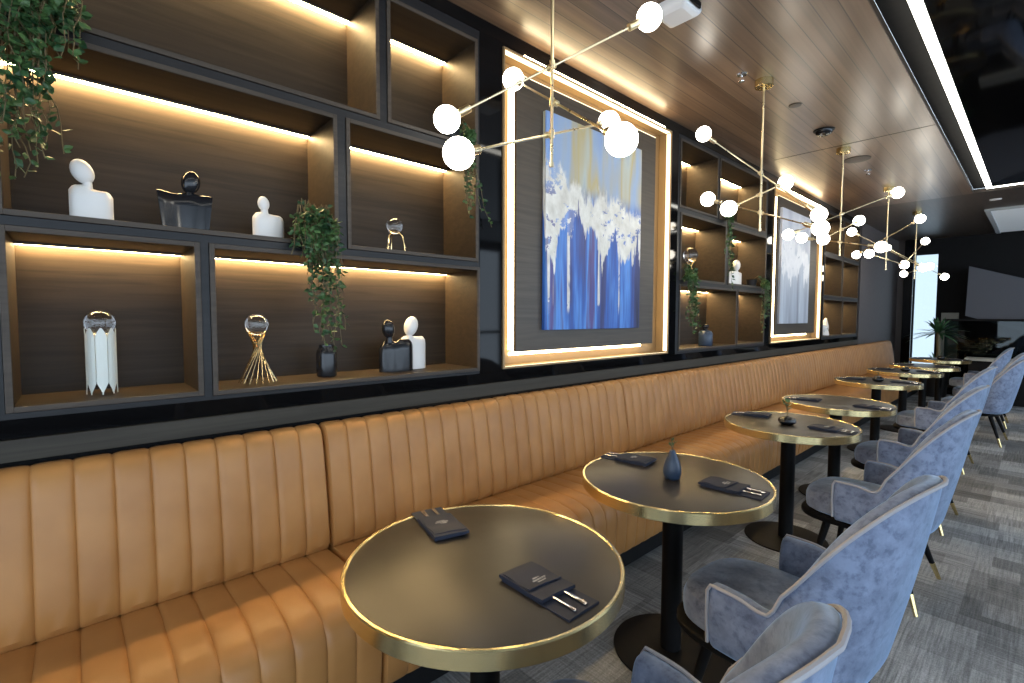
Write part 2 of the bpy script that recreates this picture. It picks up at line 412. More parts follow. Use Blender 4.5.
def cubby(y0, y1, z0, z1, label):
    yc = (y0 + y1) / 2; w = (y1 - y0) / 2; h = z1 - z0
    t = thing('display_cubby', label, 'shelf', (0, yc, z0), 0, 'lit display cubbies')
    boxes('carcass', 'cubby', t, (-DEP, 0, -w - TH, -w, -TH, h + TH), (-DEP, 0, w, w + TH, -TH, h + TH), (-DEP, 0, -w, w, -TH, 0), (-DEP, 0, -w, w, h, h + TH))
    boxes('back_panel', 'cubby', t, (-DEP - .012, -DEP, -w, w, 0, h))
    boxes('front_trim', 'cubby_trim', t, (.0, .006, -w - TH, -w, -TH, h + TH), (.0, .006, w, w + TH, -TH, h + TH), (.0, .006, -w, w, -TH, 0), (.0, .006, -w, w, h, h + TH), bevel=.0015)
    s = boxes('led_housing', 'cubby_trim', t, (-.267, -.2635, -w, w, h - .009, h), (-DEP + .001, -.267, -w, w, h - .003, h))
    boxes('led_or_glow_strip', 'led', s, (-DEP + .004, -.268, -w + .002, w - .002, h - .007, h - .0031))
    return t
names = [
 ['long empty cubby at the top left, cut by the frame', 'small empty cubby at the top, right of the long top left one', 'middle-row cubby holding white and black bust figures', 'middle-row cubby with the little crystal ball on bent legs', 'bottom-row cubby holding the pale banded crystal ball stand', 'wide bottom-row cubby with fan-wire ball stand and embracing busts'],
 ['top-row cubby just right of the blue painting', 'top-row cubby left of the pale painting', 'middle-row cubby with twisted gold ball stand, right of blue painting', 'middle-row cubby holding a lone white bust', 'bottom-row cubby with a small blue vase, right of blue painting', 'empty bottom-row cubby left of the pale painting'],
 ['top-row cubby just right of the pale painting', 'top-row cubby at the far end of the wall', 'middle-row cubby just right of the pale painting', 'middle-row cubby at the far end of the wall', 'bottom-row cubby with a small white ornament', 'bottom-row cubby at the far end of the wall']]
mf = MB()
for bay, (b0, b1), nm in zip(bays, bayr, names):
    for q, lab in zip(bay, nm): cubby(*q, lab)
    ex = [(a - TH - .0015, b + TH + .0015, c - TH - .0015, d + TH + .0015) for a, b, c, d in bay]
    ys = sorted({b0, b1} | {v for e in ex for v in e[:2] if b0 < v < b1})
    zs = sorted({1.102, 2.955} | {v for e in ex for v in e[2:] if 1.102 < v < 2.955})
    for ya, yb in zip(ys, ys[1:]):
        run = None
        for za, zb in zip(zs, zs[1:]):
            ym, zm = (ya + yb) / 2, (za + zb) / 2
            if any(e[0] < ym < e[1] and e[2] < zm < e[3] for e in ex):
                if run: mf.box(-.03, -.001, ya, yb, run[0], run[1]); run = None
            else: run = (run[0], zb) if run else (za, zb)
        if run: mf.box(-.03, -.001, ya, yb, run[0], run[1])
struct(mf.build('wall_left', 'face', None, smooth=False))
# black gloss borders round the bays and picture niches
FR = [(1.835, 3.672), (5.935, 7.77)]
FZ = (1.115, 2.935)
segs = [(1.672, FR[0][0]), (FR[0][1], 3.80), (5.775, FR[1][0]), (FR[1][1], 7.87)]
mg = MB()
for a, b in segs: mg.box(-.03, .001, a + .001, b - .001, 1.102, 2.955)
for a, b in FR: mg.box(-.03, .001, a, b, 1.102, FZ[0] - .001); mg.box(-.03, .001, a, b, FZ[1] + .001, 2.955)
struct(mg.build('trim_4', 'gloss', None, smooth=False))
struct(boxes('trim_5', 'gloss', None, (-.03, .001, -3, YE, 2.956, ZC - .001)))
struct(boxes('trim_6', 'gloss', None, (-.03, .001, -3, YE, 1.043, 1.101)))
struct(boxes('trim_7', 'ledge', None, (-.011, .012, -3, YE, .986, 1.042), (.0122, .018, -3, YE, .975, 1.042), bevel=.001))
struct(boxes('trim_8', 'glow_line', None, (.002, .0115, 1.2, YE - .1, .978, .985)))

# ------------------------------------------------------------------ picture niches and paintings
def niche(y0, y1, pl, pr, label):
    z0, z1 = FZ; yc = (y0 + y1) / 2; w = (y1 - y0) / 2 - .001; h = z1 - z0; D = .10
    t = thing('lit_wall_niche', label, 'wall niche', (0, yc, z0), 0, 'lit picture niches')
    e = .012; i = w - e
    pl -= yc; pr -= yc; pb, pt = 1.209 - z0, 2.826 - z0
    boxes('rim', 'bronze', t, (-D, .012, -w, -w + e, 0, h), (-D, .012, w - e, w, 0, h), (-D, .012, -w + e, w - e, 0, e), (-D, .012, -w + e, w - e, h - e, h), bevel=.002)
    boxes('back_board', 'bronze', t, (-D - .015, -D, -w + e, w - e, e, h - e))
    boxes('floating_panel', 'niche', t, (-.02, 0, pl, pr, pb, pt), bevel=.0015)
    boxes('spacer', 'black', t, (-D, -.0205, pl + .05, pr - .05, pb + .05, pt - .05))
    boxes('led_or_glow_strip', 'led_hot', t, (-.075, -.0205, pl + .0015, pl + .02, pb + .01, pt - .01))                   # edges of the floating panel: left
    boxes('led_or_glow_strip', 'led_hot', t, (-.055, -.0205, pl + .03, pr - .03, pb + .0015, pb + .014))                  # bottom
    boxes('led_or_glow_strip', 'led_hot', t, (-.055, -.0205, pl + .03, pr - .03, pt - .014, pt - .0015))                  # top
    boxes('led_or_glow_strip', 'led_hot', t, (-.055, -.0205, pr - .02, pr - .0015, pb + .01, pt - .01))                   # right
    boxes('led_or_glow_strip', 'led_hot', t, (-D + .0005, -D + .012, pl + .03, pr - .03, pb - .028, pb - .008))           # added on the back board: glow spilled below the panel edge
    boxes('led_or_glow_strip', 'glow_line', t, (-.016, -.002, pl + .002, pr - .002, pt + .0005, pt + .006))              # added lip, top: makes the panel's upper edge look lit
    boxes('led_or_glow_strip', 'glow_line', t, (-.028, .004, i - .006, i - .0005, e + .01, h - e - .01))              # rim right: added, stands in for the lit inner face
    boxes('led_or_glow_strip', 'glow_line', t, (-.03, .004, -i + .005, i - .01, h - e - .004, h - e - .0005))          # rim top: added, lit underside drawn as emission
    boxes('led_or_glow_strip', 'glow_line', t, (.0045, .008, -i + .01, i - .01, e + .0005, e + .0025))                # rim bottom: added, thin lit edge drawn as emission
    boxes('led_or_glow_strip', 'led_cove', t, (.002, .011, -i + .15, i - .1, h + .0002, h + .006))                    # on top of the rim
    return t
niche(*FR[0], 1.945, 3.444, 'wide bronze-edged niche lit all round, framing the blue painting')
niche(*FR[1], 6.09, 7.54, 'bronze-edged niche lit all round, framing the pale painting')
def painting(y0, y1, z0, z1, mat, label):
    m = MB(); m.box(.0005, .030, y0, y1, z0, z1)
    o = m.build('painting', mat, None, smooth=False, bevel=.003)
    return tag(o, label, 'painting')
painting(2.165, 3.205, 1.337, 2.672, 'art1', 'tall abstract canvas of blue streaks under a ragged white band')
painting(6.14, 7.16, 1.345, 2.70, 'art2', 'pale grey-white abstract canvas farther along the wall')

# ------------------------------------------------------------------ banquette
CH = .0925
def channel_body(prof, y0, y1, n, front, depth):
    """closed profile (x,z) swept along y, swollen between the stitched channel lines where 'front' is 1"""
    ys = []
    for i in range(n):
        for tt in (0, .035, .10, .24, .5, .76, .90, .965): ys.append((i + tt, tt))
    ys.append((n, 0))
    m = len(prof); nor = []
    for k in range(m):
        a = Vector(prof[k - 1]); b = Vector(prof[(k + 1) % m]); d = (b - a)
        nn = Vector((d.y, -d.x)).normalized() if d.length else Vector((0, 0)); nor.append(nn)
    cx = sum(p[0] for p in prof) / m; cz = sum(p[1] for p in prof) / m
    if sum(nor[k].x * (prof[k][0] - cx) + nor[k].y * (prof[k][1] - cz) for k in range(m)) < 0: nor = [-v for v in nor]
    rings = []
    L = y1 - y0
    for u, tt in ys:
        b = depth * (1 - abs(2 * tt - 1) ** 6)
        y = y0 + L * u / n
        e = min(u, n - u)
        sh = .012 * max(0, 1 - e / .12) ** 2 if e < .12 else 0
        rings.append([(p[0] + nor[k].x * (b * front[k] - sh), y, p[1] + nor[k].y * (b * front[k] - sh)) for k, p in enumerate(prof)])
    mb = MB(); mb.loft(rings); return mb
BP = [(.02, .465), (.10, .462), (.165, .470), (.182, .50), (.178, .56), (.168, .64), (.156, .72), (.144, .80), (.131, .87), (.119, .92), (.105, .947), (.083, .962), (.056, .964), (.032, .955), (.02, .93), (.02, .70)]
BF = [0, 0, .4, .9, 1, 1, 1, 1, 1, 1, .9, .7, .5, .2, 0, 0]
SP = [(.02, .455), (.10, .458), (.18, .462), (.28, .468), (.38, .470), (.47, .468), (.54, .459), (.59, .440), (.618, .405), (.628, .36), (.627, .30), (.622, .22), (.615, .15), (.600, .125), (.57, .118), (.3, .118), (.02, .118)]
SF = [0, .5, 1, 1, 1, 1, 1, 1, 1, 1, 1, 1, .8, .4, 0, 0, 0]
W = 2.11
def make_section(nch, y0, y1, label):
    t = thing('banquette_section', label, 'banquette', (0, (y0 + y1) / 2, 0), 0, 'tan leather banquette sections')
    h = (y1 - y0) / 2 - .003
    channel_body(SP, -h, h, nch, SF, .008).build('seat_cushion', 'leather', t)
    channel_body(BP, -h, h, nch, BF, .011).build('backrest', 'leather', t)
    boxes('plinth', 'dark', t, (.02, .56, -h, h, 0, .117))
    return t
sect = make_section(22, .755 - W, .755, 'tan leather channelled bench section nearest the camera, cut by the left edge')
labs = ['tan leather channelled bench section behind the two nearest tables', 'tan leather bench section behind the third and fourth tables', 'tan leather bench section behind the fifth table', 'tan leather bench section behind the sixth and seventh tables', 'short tan leather bench section behind the farthest table', 'short tan leather bench end section beside the charcoal wall']
ysec = [.755]
for i in range(6): ysec.append(ysec[-1] + (W if i < 4 else 1.375))
for i in range(4): dup(sect, (0, (ysec[i] + ysec[i + 1]) / 2, 0), 0, labs[i])
for i in (4, 5): make_section(14, ysec[i], ysec[i + 1], labs[i])

# ------------------------------------------------------------------ tables
TAB = [(1.083, .828), (1.089, 1.843), (1.047, 3.345), (1.031, 4.462), (.955, 6.271), (.96, 7.73), (1.018, 8.784), (1.018, 10.359)]
TR = .38
def make_table():
    t = thing('bistro_table', '', 'table', (0, 0, 0), 0, 'round brass-edged tables')
    m = MB(); m.lathe([(.0, .742), (.10, .742), (TR - .012, .742), (TR - .012, .749), (TR - .014, .750), (.10, .750), (.0005, .750)], n=96); m.build('tabletop', 'tabletop', t)
    m = MB()
    pr = [(TR - .012, .707), (TR - .003, .706), (TR, .709), (TR, .748), (TR - .003, .7515), (TR - .009, .7515), (TR - .0118, .749)]
    rings = [[(r * math.cos(a), r * math.sin(a), z) for r, z in pr] for a in [2 * PI * k / 96 for k in range(97)]]
    m.loft(rings, True, False); bmesh.ops.remove_doubles(m.bm, verts=m.bm.verts, dist=1e-5)
    m.build('rim_band', 'brass_rim', t, angle=30)
    m = MB(); m.lathe([(.0, .716), (.16, .716), (.34, .722), (TR - .0125, .725), (TR - .0125, .7415), (0, .7415)], n=64); m.build('underside', 'black', t)
    m = MB(); m.lathe([(.0, .012), (.044, .012), (.042, .02), (.042, .69), (.085, .70), (.085, .7155), (0, .7155)], n=28); m.build('column', 'black', t)
    m = MB(); m.lathe([(.0, 0), (.235, 0), (.238, .004), (.236, .010), (.20, .014), (.05, .018), (0, .018)], n=56); m.build('base_plate', 'black', t)
    return t
tl = ['round black table with brass rim nearest the camera, no vase', 'round brass-rimmed table holding the navy teardrop vase', 'third round table from the camera, with squat dark vase', 'fourth round table from the camera, without a vase', 'fifth round table from the camera, with a small dark pot',
      'sixth round table from the camera', 'seventh round table from the camera', 'farthest round table, before the potted palm']
t0 = make_table(); t0['label'] = tl[0]; t0.location = (*TAB[0], 0)
for p, l in zip(TAB[1:], tl[1:]): dup(t0, (*p, 0), R.uniform(0, 6), l)

# cutlery pouches: local +x = open end with the cutlery handles
def make_pouch():
    t = thing('cutlery_pouch', '', 'cutlery pouch', (0, 0, 0), 0, 'navy cutlery pouches')
    m = MB()
    def sheet(x0, x1, w, z0, z1, skew=0., n=8):
        rings = []
        for i in range(n + 1):
            u = i / n; x = x0 + (x1 - x0) * u
            zt = z0 + (z1 - z0) + .0016 * math.sin(u * 7)
            rings.append([(x + skew * -1, -w, z0), (x + skew, w, z0), (x + skew, w, zt - .0015), (x, 0, zt), (x - skew, -w, zt - .0015)])
        m.loft(rings)
    sheet(-.112, .112, .053, 0, .006)
    sheet(-.118, .035, .054, .0062, .0155, .004)
    sheet(-.106, -.01, .050, .0156, .0185, .006)
    m.build('pouch', 'navy', t, bevel=.0012)
    for y, r in ((-.020, .0052), (.018, .0065)):
        k = MB()
        pts = [(.030, y, .0098), (.06, y, .0098), (.100, y, .0098)]
        rings = []
        for (x, yy, z), rr in zip(pts, (r * .6, r * .8, r)):
            rings.append([(x, yy + rr * math.cos(a), z + .0028 * math.sin(a)) for a in [2 * PI * q / 10 for q in range(10)]])
        rings.append([(.104, y + r * .6 * math.cos(a),   .0098 + .0016 * math.sin(a)) for a in [2 * PI * q / 10 for q in range(10)]])
        k.loft(rings); k.build('cutlery_handle', 'steel', t)
    k = MB()
    for row, marks in enumerate(((-.012, -.004, .005), (-.02, -.013, -.005, .004, .011, .018), (-.011, -.003, .004, .011))):
        for q in marks:
            x = -.045 + row * .009
            k.box(x, x + .005, q, q + .0045 + .002 * math.sin(q * 900), .0187, .0190)
    k.build('printed_mark', 'mark', t, smooth=False)
    return t
po = make_pouch()
ordn = ['nearest', 'second', 'third', 'fourth', 'fifth', 'sixth', 'seventh', 'farthest']
first = True
off = [((-.27, .025, PI - .22), (.235, .008, .0)), ((-.275, .065, PI + .16), (.235, .04, .06)), ((-.265, .075, PI + .2), (.25, -.035, .0)), ((-.21, -.08, PI + .1), (.265, -.11, .0)), ((-.22, -.02, PI), (.24, .0, 0)), ((-.23, .02, PI), (.24, .02, 0)), ((-.23, 0, PI), (.24, 0, 0)), ((-.22, .02, PI), (.23, .0, 0))]
for (tx, ty), oo, n in zip(TAB, off, ordn):
    for (dx, dy, rz), side in zip(oo, ('banquette', 'chair')):
        lab = 'navy cutlery pouch on the %s table, at its %s side' % (n, side)
        if first: po['label'] = lab; po.location = (tx + dx, ty + dy, .7503); po.rotation_euler.z = rz; first = False
        else: dup(po, (tx + dx, ty + dy, .7503), rz, lab)

def sprig(name, t, z, h, n, lean=0.2, size=.02):
    m = MB(); l = MB()
    for k in range(n):
        a = R.uniform(0, 6.28); tip = Vector((lean * h * math.cos(a), lean * h * math.sin(a), h * R.uniform(.75, 1)))
        m.tube([(0, 0, z - .01), (tip.x * .3, tip.y * .3, z + tip.z * .5), (tip.x, tip.y, z + tip.z)], .0014, 5)
        for j in range(3):
            u = .45 + .27 * j; p = Vector((tip.x * u, tip.y * u, z + tip.z * u)); b = R.uniform(0, 6.28)
            d = Vector((math.cos(b), math.sin(b), .9)).normalized(); s = d.cross(Vector((0, 0, 1))).normalized()
            l.face([p, p + d * size * .5 + s * size * .3, p + d * size, p + d * size * .5 - s * size * .3])
    st = m.build('stem', 'stem', t); l.build('leaves', 'leaf', t)
x, y = TAB[1]
t = thing('bud_vase', 'navy teardrop bud vase with a green sprig on the second table', 'vase', (x + .004, y - .023, .7503))
m = MB(); m.lathe([(0, 0), (.026, 0), (.032, .006), (.0365, .026), (.036, .045), (.030, .070), (.021, .092), (.013, .110), (.010, .120), (.007, .120), (.007, .108), (0, .106)], n=32); m.build('vase_body', 'navycer', t)
sprig('s', t, .115, .055, 3, .25, .022)
x, y = TAB[2]
t = thing('bud_vase', 'squat dark pebble vase with a short green sprig on the third table', 'vase', (x + .006, y - .054, .7503))
m = MB(); m.lathe([(0, 0), (.03, 0), (.046, .010), (.052, .022), (.048, .036), (.030, .046), (.012, .049), (.010, .052), (.007, .052), (.007, .044), (0, .042)], n=32); m.build('vase_body', 'blackcer', t)
sprig('s', t, .05, .11, 4, .12, .034)
for i, lab in ((4, 'small dark pebble vase on the fifth table'), (5, 'tiny dark pebble vase on the sixth table'), (7, 'small dark pebble vase on the farthest table')):
    x, y = TAB[i]
    t = thing('bud_vase', lab, 'vase', (x + .02, y - .06, .7503))
    m = MB(); m.lathe([(0, 0), (.03, 0), (.046, .012), (.05, .028), (.044, .044), (.026, .056), (.010, .060), (.007, .060), (.007, .05), (0, .048)], n=24); m.build('vase_body', 'blackcer', t)
    sprig('s', t, .058, .05, 3, .3, .02)

# ------------------------------------------------------------------ chairs (front faces -x)
def make_chair():
    t = thing('tub_chair', '', 'chair', (0, 0, 0), 0, 'grey-blue velvet tub chairs')
    ZB, ZA, ZT_ = .355, .572, .978
    def plan(u):      # u in -1..1, 0 = centre of the back
        a = abs(u); s = 1 if u >= 0 else -1
        if a > .5:
            k = (a - .5) / .5; return Vector((.09 - .20 * k, s * (.285 - .008 * k), 0))
        th = a / .5 * PI / 2
        return Vector((.09 + .175 * math.cos(th) ** .85, s * .285 * math.sin(th) ** .8, 0))
    def height(u):
        a = abs(u)
        k = max(0., 1 - (a / .56) ** 2); k = k * k / (k + .07) * 1.07
        h = ZA - .012 * math.exp(-((a - .62) / .10) ** 2)
        return h + (ZT_ - ZA) * k
    def lean(u, z):
        a = abs(u); s = max(0, (z - ZB) / (ZT_ - ZB))
        back = max(0, 1 - a / .62) ** .8
        return Vector((.125 * s ** 1.1 * back, (.02 * s) * (1 if u >= 0 else -1) * min(1, a * 2), 0))
    def nrm(u):
        p = plan(u); e = .01
        d = plan(min(1, u + e)) - plan(max(-1, u - e)); n = Vector((d.y, -d.x, 0)).normalized()
        return n if n.dot(p - Vector((-.05, 0, 0))) > 0 else -n
    N = 56; rings = []; rim = []; rim2 = []
    for i in range(N + 1):
        u = -1 + 2 * i / N
        p = plan(u); n = nrm(u); h = height(u); thk = .05
        ring = []
        endk = 1.0
        for j in range(8):
            z = ZB + (h - .012 - ZB) * j / 7
            bulge = .010 * math.sin(PI * j / 7)
            ring.append(p + lean(u, z) + n * bulge + Vector((0, 0, z)))
        q = p + lean(u, h)
        ring.append(q - n * .008 + Vector((0, 0, h))); ring.append(q - n * (thk - .012) + Vector((0, 0, h - .002)))
        for j in range(7):
            z = h - .014 + (.40 - (h - .014)) * j / 6
            ring.append(p + lean(u, z) - n * (thk + .012 * math.sin(PI * j / 6)) + Vector((0, 0, z)))
        ring.append(p - n * thk + Vector((0, 0, ZB)))
        if i in (0, N):
            c = sum(ring, Vector()) / len(ring)
            ring0 = [c + (v - c) * .86 + Vector((-.010, 0, 0)) for v in ring]
            if i == 0: rings.append(ring0)
        rings.append(ring)
        if i == N: rings.append(ring0)
        rim.append(q + n * .000 + Vector((0, 0, h - .004)))
    m = MB(); m.loft(rings); m.build('shell', 'velvet', t, sub=1, angle=180)
    e0, e1 = rim[0], rim[-1]
    rim = [e0 + Vector((-.008, 0, -.19)), e0 + Vector((-.012, 0, -.1)), e0 + Vector((-.011, 0, -.02))] + rim + [e1 + Vector((-.011, 0, -.02)), e1 + Vector((-.012, 0, -.1)), e1 + Vector((-.008, 0, -.19))]
    m = MB(); m.tube(rim, .0058, 8); m.build('piping', 'piping', t)
    # seat cushion
    def outline(sc_, z):
        pts = []
        for k in range(40):
            a = 2 * PI * k / 40; c, s = math.cos(a), math.sin(a); ex = .62
            pts.append((-.065 + sc_ * .245 * math.copysign(abs(c) ** ex, c), sc_ * .226 * math.copysign(abs(s) ** ex, s), z))
        return pts
    m = MB(); m.loft([outline(.90, .350), outline(.985, .362), outline(1.0, .39), outline(1.0, .425), outline(.965, .452), outline(.85, .466), outline(.5, .474), outline(.1, .476)])
    m.build('seat_cushion', 'velvet', t)
    m = MB(); m.loft([[(p[0] - .0, p[1], p[2]) for p in outline(s_, z)] for s_, z in ((.8, .318), (1.06, .318), (1.08, .326), (1.08, .342), (1.04, .3495), (.5, .3495))])
    m.build('base_ring', 'black', t)
    for sx_, sy_ in ((-1, -1), (-1, 1), (1, -1), (1, 1)):
        if sx_ < 0: a, b = Vector((-.175, .15 * sy_, .320)), Vector((-.235, .215 * sy_, 0))
        else: a, b = Vector((.13, .17 * sy_, .320)), Vector((.235, .262 * sy_, 0))
        c = a.lerp(b, .72)
        m = MB(); m.tube([a, a.lerp(b, .4), c], [.021, .0175, .0125], 12); lg = m.build('leg', 'black', t)
        m = MB(); m.tube([c, c.lerp(b, .5), b + Vector((0, 0, .0005))], [.0130, .0115, .0095], 12); m.build('brass_tip', 'brass', lg)
    return t
ch = make_chair()
CHP = [((1.545, .775), -.05, 'grey-blue velvet tub chair nearest the camera, cut by the bottom edge'),
       ((1.555, 1.75), -.07, 'grey-blue velvet tub chair at the table with the teardrop vase'),
       ((1.535, 3.19), -.05, 'grey-blue velvet tub chair at the third table'),
       ((1.50, 4.42), -.05, 'grey-blue velvet tub chair at the fourth table'),
       ((1.46, 6.20), -.05, 'grey-blue velvet tub chair at the fifth table'),
       ((1.64, 7.75), -.06, 'grey-blue velvet tub chair at the sixth table, pulled out into the aisle'),
       ((1.62, 9.05), .0, 'grey-blue velvet tub chair at the seventh table'),
       ((1.46, 10.36), .0, 'grey-blue velvet tub chair at the farthest table')]
for i, ((x, y), rz, lab) in enumerate(CHP):
    if i == 0: ch.location = (x, y, 0); ch.rotation_euler.z = rz; ch['label'] = lab
    else: dup(ch, (x, y, 0), rz, lab)

# ------------------------------------------------------------------ chandeliers
def chandelier(y, arms, label):
    t = thing('globe_chandelier', label, 'chandelier', (.77, y, 0), 0, 'brass globe chandeliers')
    m = MB(); m.lathe([(0, ZC - .048), (.054, ZC - .048), (.058, ZC - .044), (.058, ZC - .001), (0, ZC - .001)], n=28); m.build('canopy', 'brass', t)
    m = MB(); m.tube([(0, 0, 2.02), (0, 0, ZC - .047)], .0062, 10); m.tube([(0, 0, 2.012), (0, 0, 2.03)], .009, 10); m.build('rod', 'brass_pale', t)
    for z, v in arms:
        v = Vector(v); c = Vector((0, 0, z)); d = v.normalized()
        for w in (v,): pass
        o = d.cross(Vector((0, 0, 1))).normalized() * .015
        m = MB(); e1 = c + v - d * .065 + o; e2 = c - v + d * .065 + o
        m.tube([e2, e1], .0048, 8); m.tube([c + o - d * .018, c + o + d * .018], .012, 12); m.tube([c + Vector((0, 0, -.016)), c + Vector((0, 0, .016))], .0105, 12)
        a = m.build('arm', 'brass_pale', t)
        for s in (1, -1):
            p = c + v * s + o; dd = d * s
            k = MB(); k.tube([p - dd * .105, p - dd * .10, p - dd * .05], [.008, .0155, .0155], 14); k.build('lamp_socket', 'brass_pale', a)
            k = MB(); k.ball(p, .051, seg=24); k.build('globe_bulb', 'bulb', a)
    return t
Z = (2.405, 2.262, 2.14)
chandelier(1.422, [(Z[0], (-.219, -.346, -.233)), (Z[1], (-.433, .17, .298)), (Z[2], (.074, -.493, -.202))], 'brass six-globe chandelier nearest the camera, over the first tables')
chandelier(3.52, [(Z[0], (-.294, -.243, .287)), (Z[1], (-.057, -.335, -.135)), (Z[2], (-.347, -.065, .143))], 'second brass six-globe chandelier, right of the blue painting')
chandelier(5.47, [(Z[0], (.371, .28, .181)), (Z[1], (.033, .458, .139)), (Z[2], (.311, .056, -.072))], 'third brass six-globe chandelier, before the pale painting')
chandelier(7.51, [(Z[0], (.36, -.281, .147)), (Z[1], (.311, .289, -.224)), (Z[2], (.096, .469, -.038))], 'fourth brass six-globe chandelier, before the charcoal wall')
chandelier(9.53, [(Z[0], (.178, -.431, .114)), (Z[1], (.305, .30, -.219)), (Z[2], (-.211, .431, -.014))], 'farthest brass six-globe chandelier, before the bright window')

# ------------------------------------------------------------------ ceiling fittings
t = thing('ceiling_unit', 'white rounded box unit on the wood ceiling beside the nearest chandelier', 'ceiling unit', (.77, 2.36, ZC))
m = MB(); m.lathe([(0, -.062), (.085, -.062), (.12, -.05), (.128, -.03), (.128, -.001), (0, -.001)], n=4); m.build('cover', 'plastic', t, bevel=.01, smooth=False).rotation_euler.z = PI / 4
boxes('vent_slot', 'black', t, (.094, .104, -.05, .05, -.040, -.012))
def ceil_lathe(name, label, cat, x, y, prof, mat, part, extra=None):
    t = thing(name, label, cat, (x, y, ZC)); m = MB(); m.lathe(prof, n=28); m.build(part, mat, t)
    if extra: m = MB(); m.lathe(extra[0], n=28); m.build(extra[2], extra[1], t)
    return t
ceil_lathe('smoke_detector', 'black domed detector on the wood ceiling before the third chandelier', 'detector', .78, 4.82, [(0, -.045), (.04, -.043), (.06, -.03), (.068, -.012), (.068, -.001), (0, -.001)], 'blackcer', 'dome', ([(.069, -.010), (.078, -.008), (.08, -.001), (.069, -.001)], 'black', 'collar'))
ceil_lathe('ceiling_speaker', 'flat round dark speaker grille on the ceiling past the third canopy', 'speaker', .777, 5.94, [(0, -.008), (.10, -.008), (.10, -.001), (0, -.001)], 'ceil_dark', 'grille', ([(.101, -.009), (.115, -.007), (.117, -.001), (.101, -.001)], 'cubby_trim', 'rim'))
ceil_lathe('recessed_spot', 'small ringed spot in the wood ceiling before the black detector', 'spotlight', .779, 4.10, [(.028, -.008), (.042, -.006), (.044, -.001), (.028, -.001)], 'cubby_trim', 'ring', ([(0, -.003), (.027, -.003), (.027, -.001), (0, -.001)], 'dark', 'lens'))
ceil_lathe('recessed_spot', 'small bright downlight near the pale skylight panel', 'spotlight', 1.62, 9.3, [(.045, -.008), (.06, -.006), (.062, -.001), (.045, -.001)], 'plastic', 'ring', ([(0, -.003), (.044, -.003), (.044, -.001), (0, -.001)], 'spot', 'lens'))
for x, y, lab in ((.70, 3.33, 'chrome sprinkler head beside the second chandelier canopy'), (.764, 6.46, 'chrome sprinkler head past the round speaker grille')):
    ceil_lathe('sprinkler_head', lab, 'sprinkler', x, y, [(0, -.010), (.03, -.008), (.036, -.001), (0, -.001)], 'steel', 'flange', ([(0, -.05), (.018, -.049), (.019, -.046), (.006, -.044), (.006, -.0105), (0, -.0105)], 'steel', 'deflector'))

# ------------------------------------------------------------------ ornaments on the shelves
def bust(label, y, z, w, h, mat, x=-.09, wt=1.0, ls=1.0, rs=1.0, hy=0., hr=.03, tilt=0., hh=1.35, neck=.02, curve=.008, thick=.018, rz=0., parent=None, name='bust_figure', topw=None):
    """plaque-like torso (w wide, h high) with a tilted egg head; front faces +x"""
    t = parent
    m = MB(); rings = []
    n = 14; topk = topw or 1.0
    for i in range(n + 1):
        u = -1 + 2 * i / n; s = abs(u)
        sh = (ls if u < 0 else rs) * h
        top = sh if s > .25 else sh
        rs_ = .16 * h * max(0, (s - .72) / .28) ** 2
        top = sh - rs_ * (1 if topk <= 1.0 else .15)
        mid = math.exp(-((u - hy / (w / 2)) / .28) ** 2) * .05 * h
        xc = -curve * u * u * 1.6
        th = thick * (1 - .55 * max(0, (s - .8) / .2))
        ring = []
        for k, zz in ((1, 0.), (1, .33), (1, .66), (1, .93)):
            yy = u * w / 2 * (1 + (topk - 1) * zz); ring.append((xc + th, yy, zz * top))
        ring.append((xc, u * w / 2 * topk, top + mid))
        for zz in (.93, .66, .33, 0.):
            yy = u * w / 2 * (1 + (topk - 1) * zz); ring.append((xc - th, yy, zz * top))
        rings.append(ring)
    m.loft(rings)
    sz = h * max(ls, rs)
    m.tube([(0, hy, sz * .9), (0, hy + tilt * .006, sz * 1.0 + neck)], [neck * .75, neck * .55], 12)
    rot = Matrix.Rotation(tilt, 4, 'X')
    m.ball((0, hy - math.sin(tilt) * hr * .9, sz + neck * .6 + hr * hh * .8), hr, .8, .92, hh, rot, 22)
    if parent is None:
        o = m.build(name, mat, None, angle=60); o.location = (x, y, z); o.rotation_euler.z = rz
        return tag(o, label, 'figurine')
    return m.build(name, mat, parent, angle=60)
bust('white bust with tilted egg head, leftmost on the middle shelf', .062, 1.7385, .115, .110, 'white', ls=1.08, rs=.98, hy=-.010, hr=.033, tilt=.38, hh=1.25, neck=.020)
bust('glossy black bust with wide flared shoulders on the middle shelf', .326, 1.7385, .145, .140, 'blackcer', hy=.018, hr=.034, tilt=-.2, hh=1.3, neck=.018, curve=-.022, topw=1.20, x=-.10)
bust('small white bust between the black bust and the trailing ivy', .622, 1.7385, .118, .105, 'white', ls=1.03, hy=-.018, hr=.024, tilt=.12, hh=1.25, neck=.022)
t = thing('embracing_busts', 'black and white bust pair leaning together in the wide bottom cubby', 'figurine', (-.14, 1.275, 1.1365))
b1 = bust('', 0, 0, .185, .165, 'blackcer', hy=-.05, hr=.036, tilt=.15, hh=1.35, neck=.024, curve=.012, parent=t, name='black_bust', ls=.93); b1.location = (.02, -.042, 0)
b2 = bust('', 0, 0, .155, .175, 'white', hy=-.03, hr=.041, tilt=-.3, hh=1.3, neck=.022, curve=.012, parent=t, name='white_bust'); b2.location = (-.035, .085, 0)
bust('lone white bust in the middle row left of the pale painting', 5.27, 1.7575, .30, .15, 'white', hy=0, hr=.05, tilt=0, hh=1.2, neck=.03, x=-.12)
t = thing('ornament', 'small white forked ornament in the far bottom cubby', 'figurine', (-.10, 8.30, 1.1555))
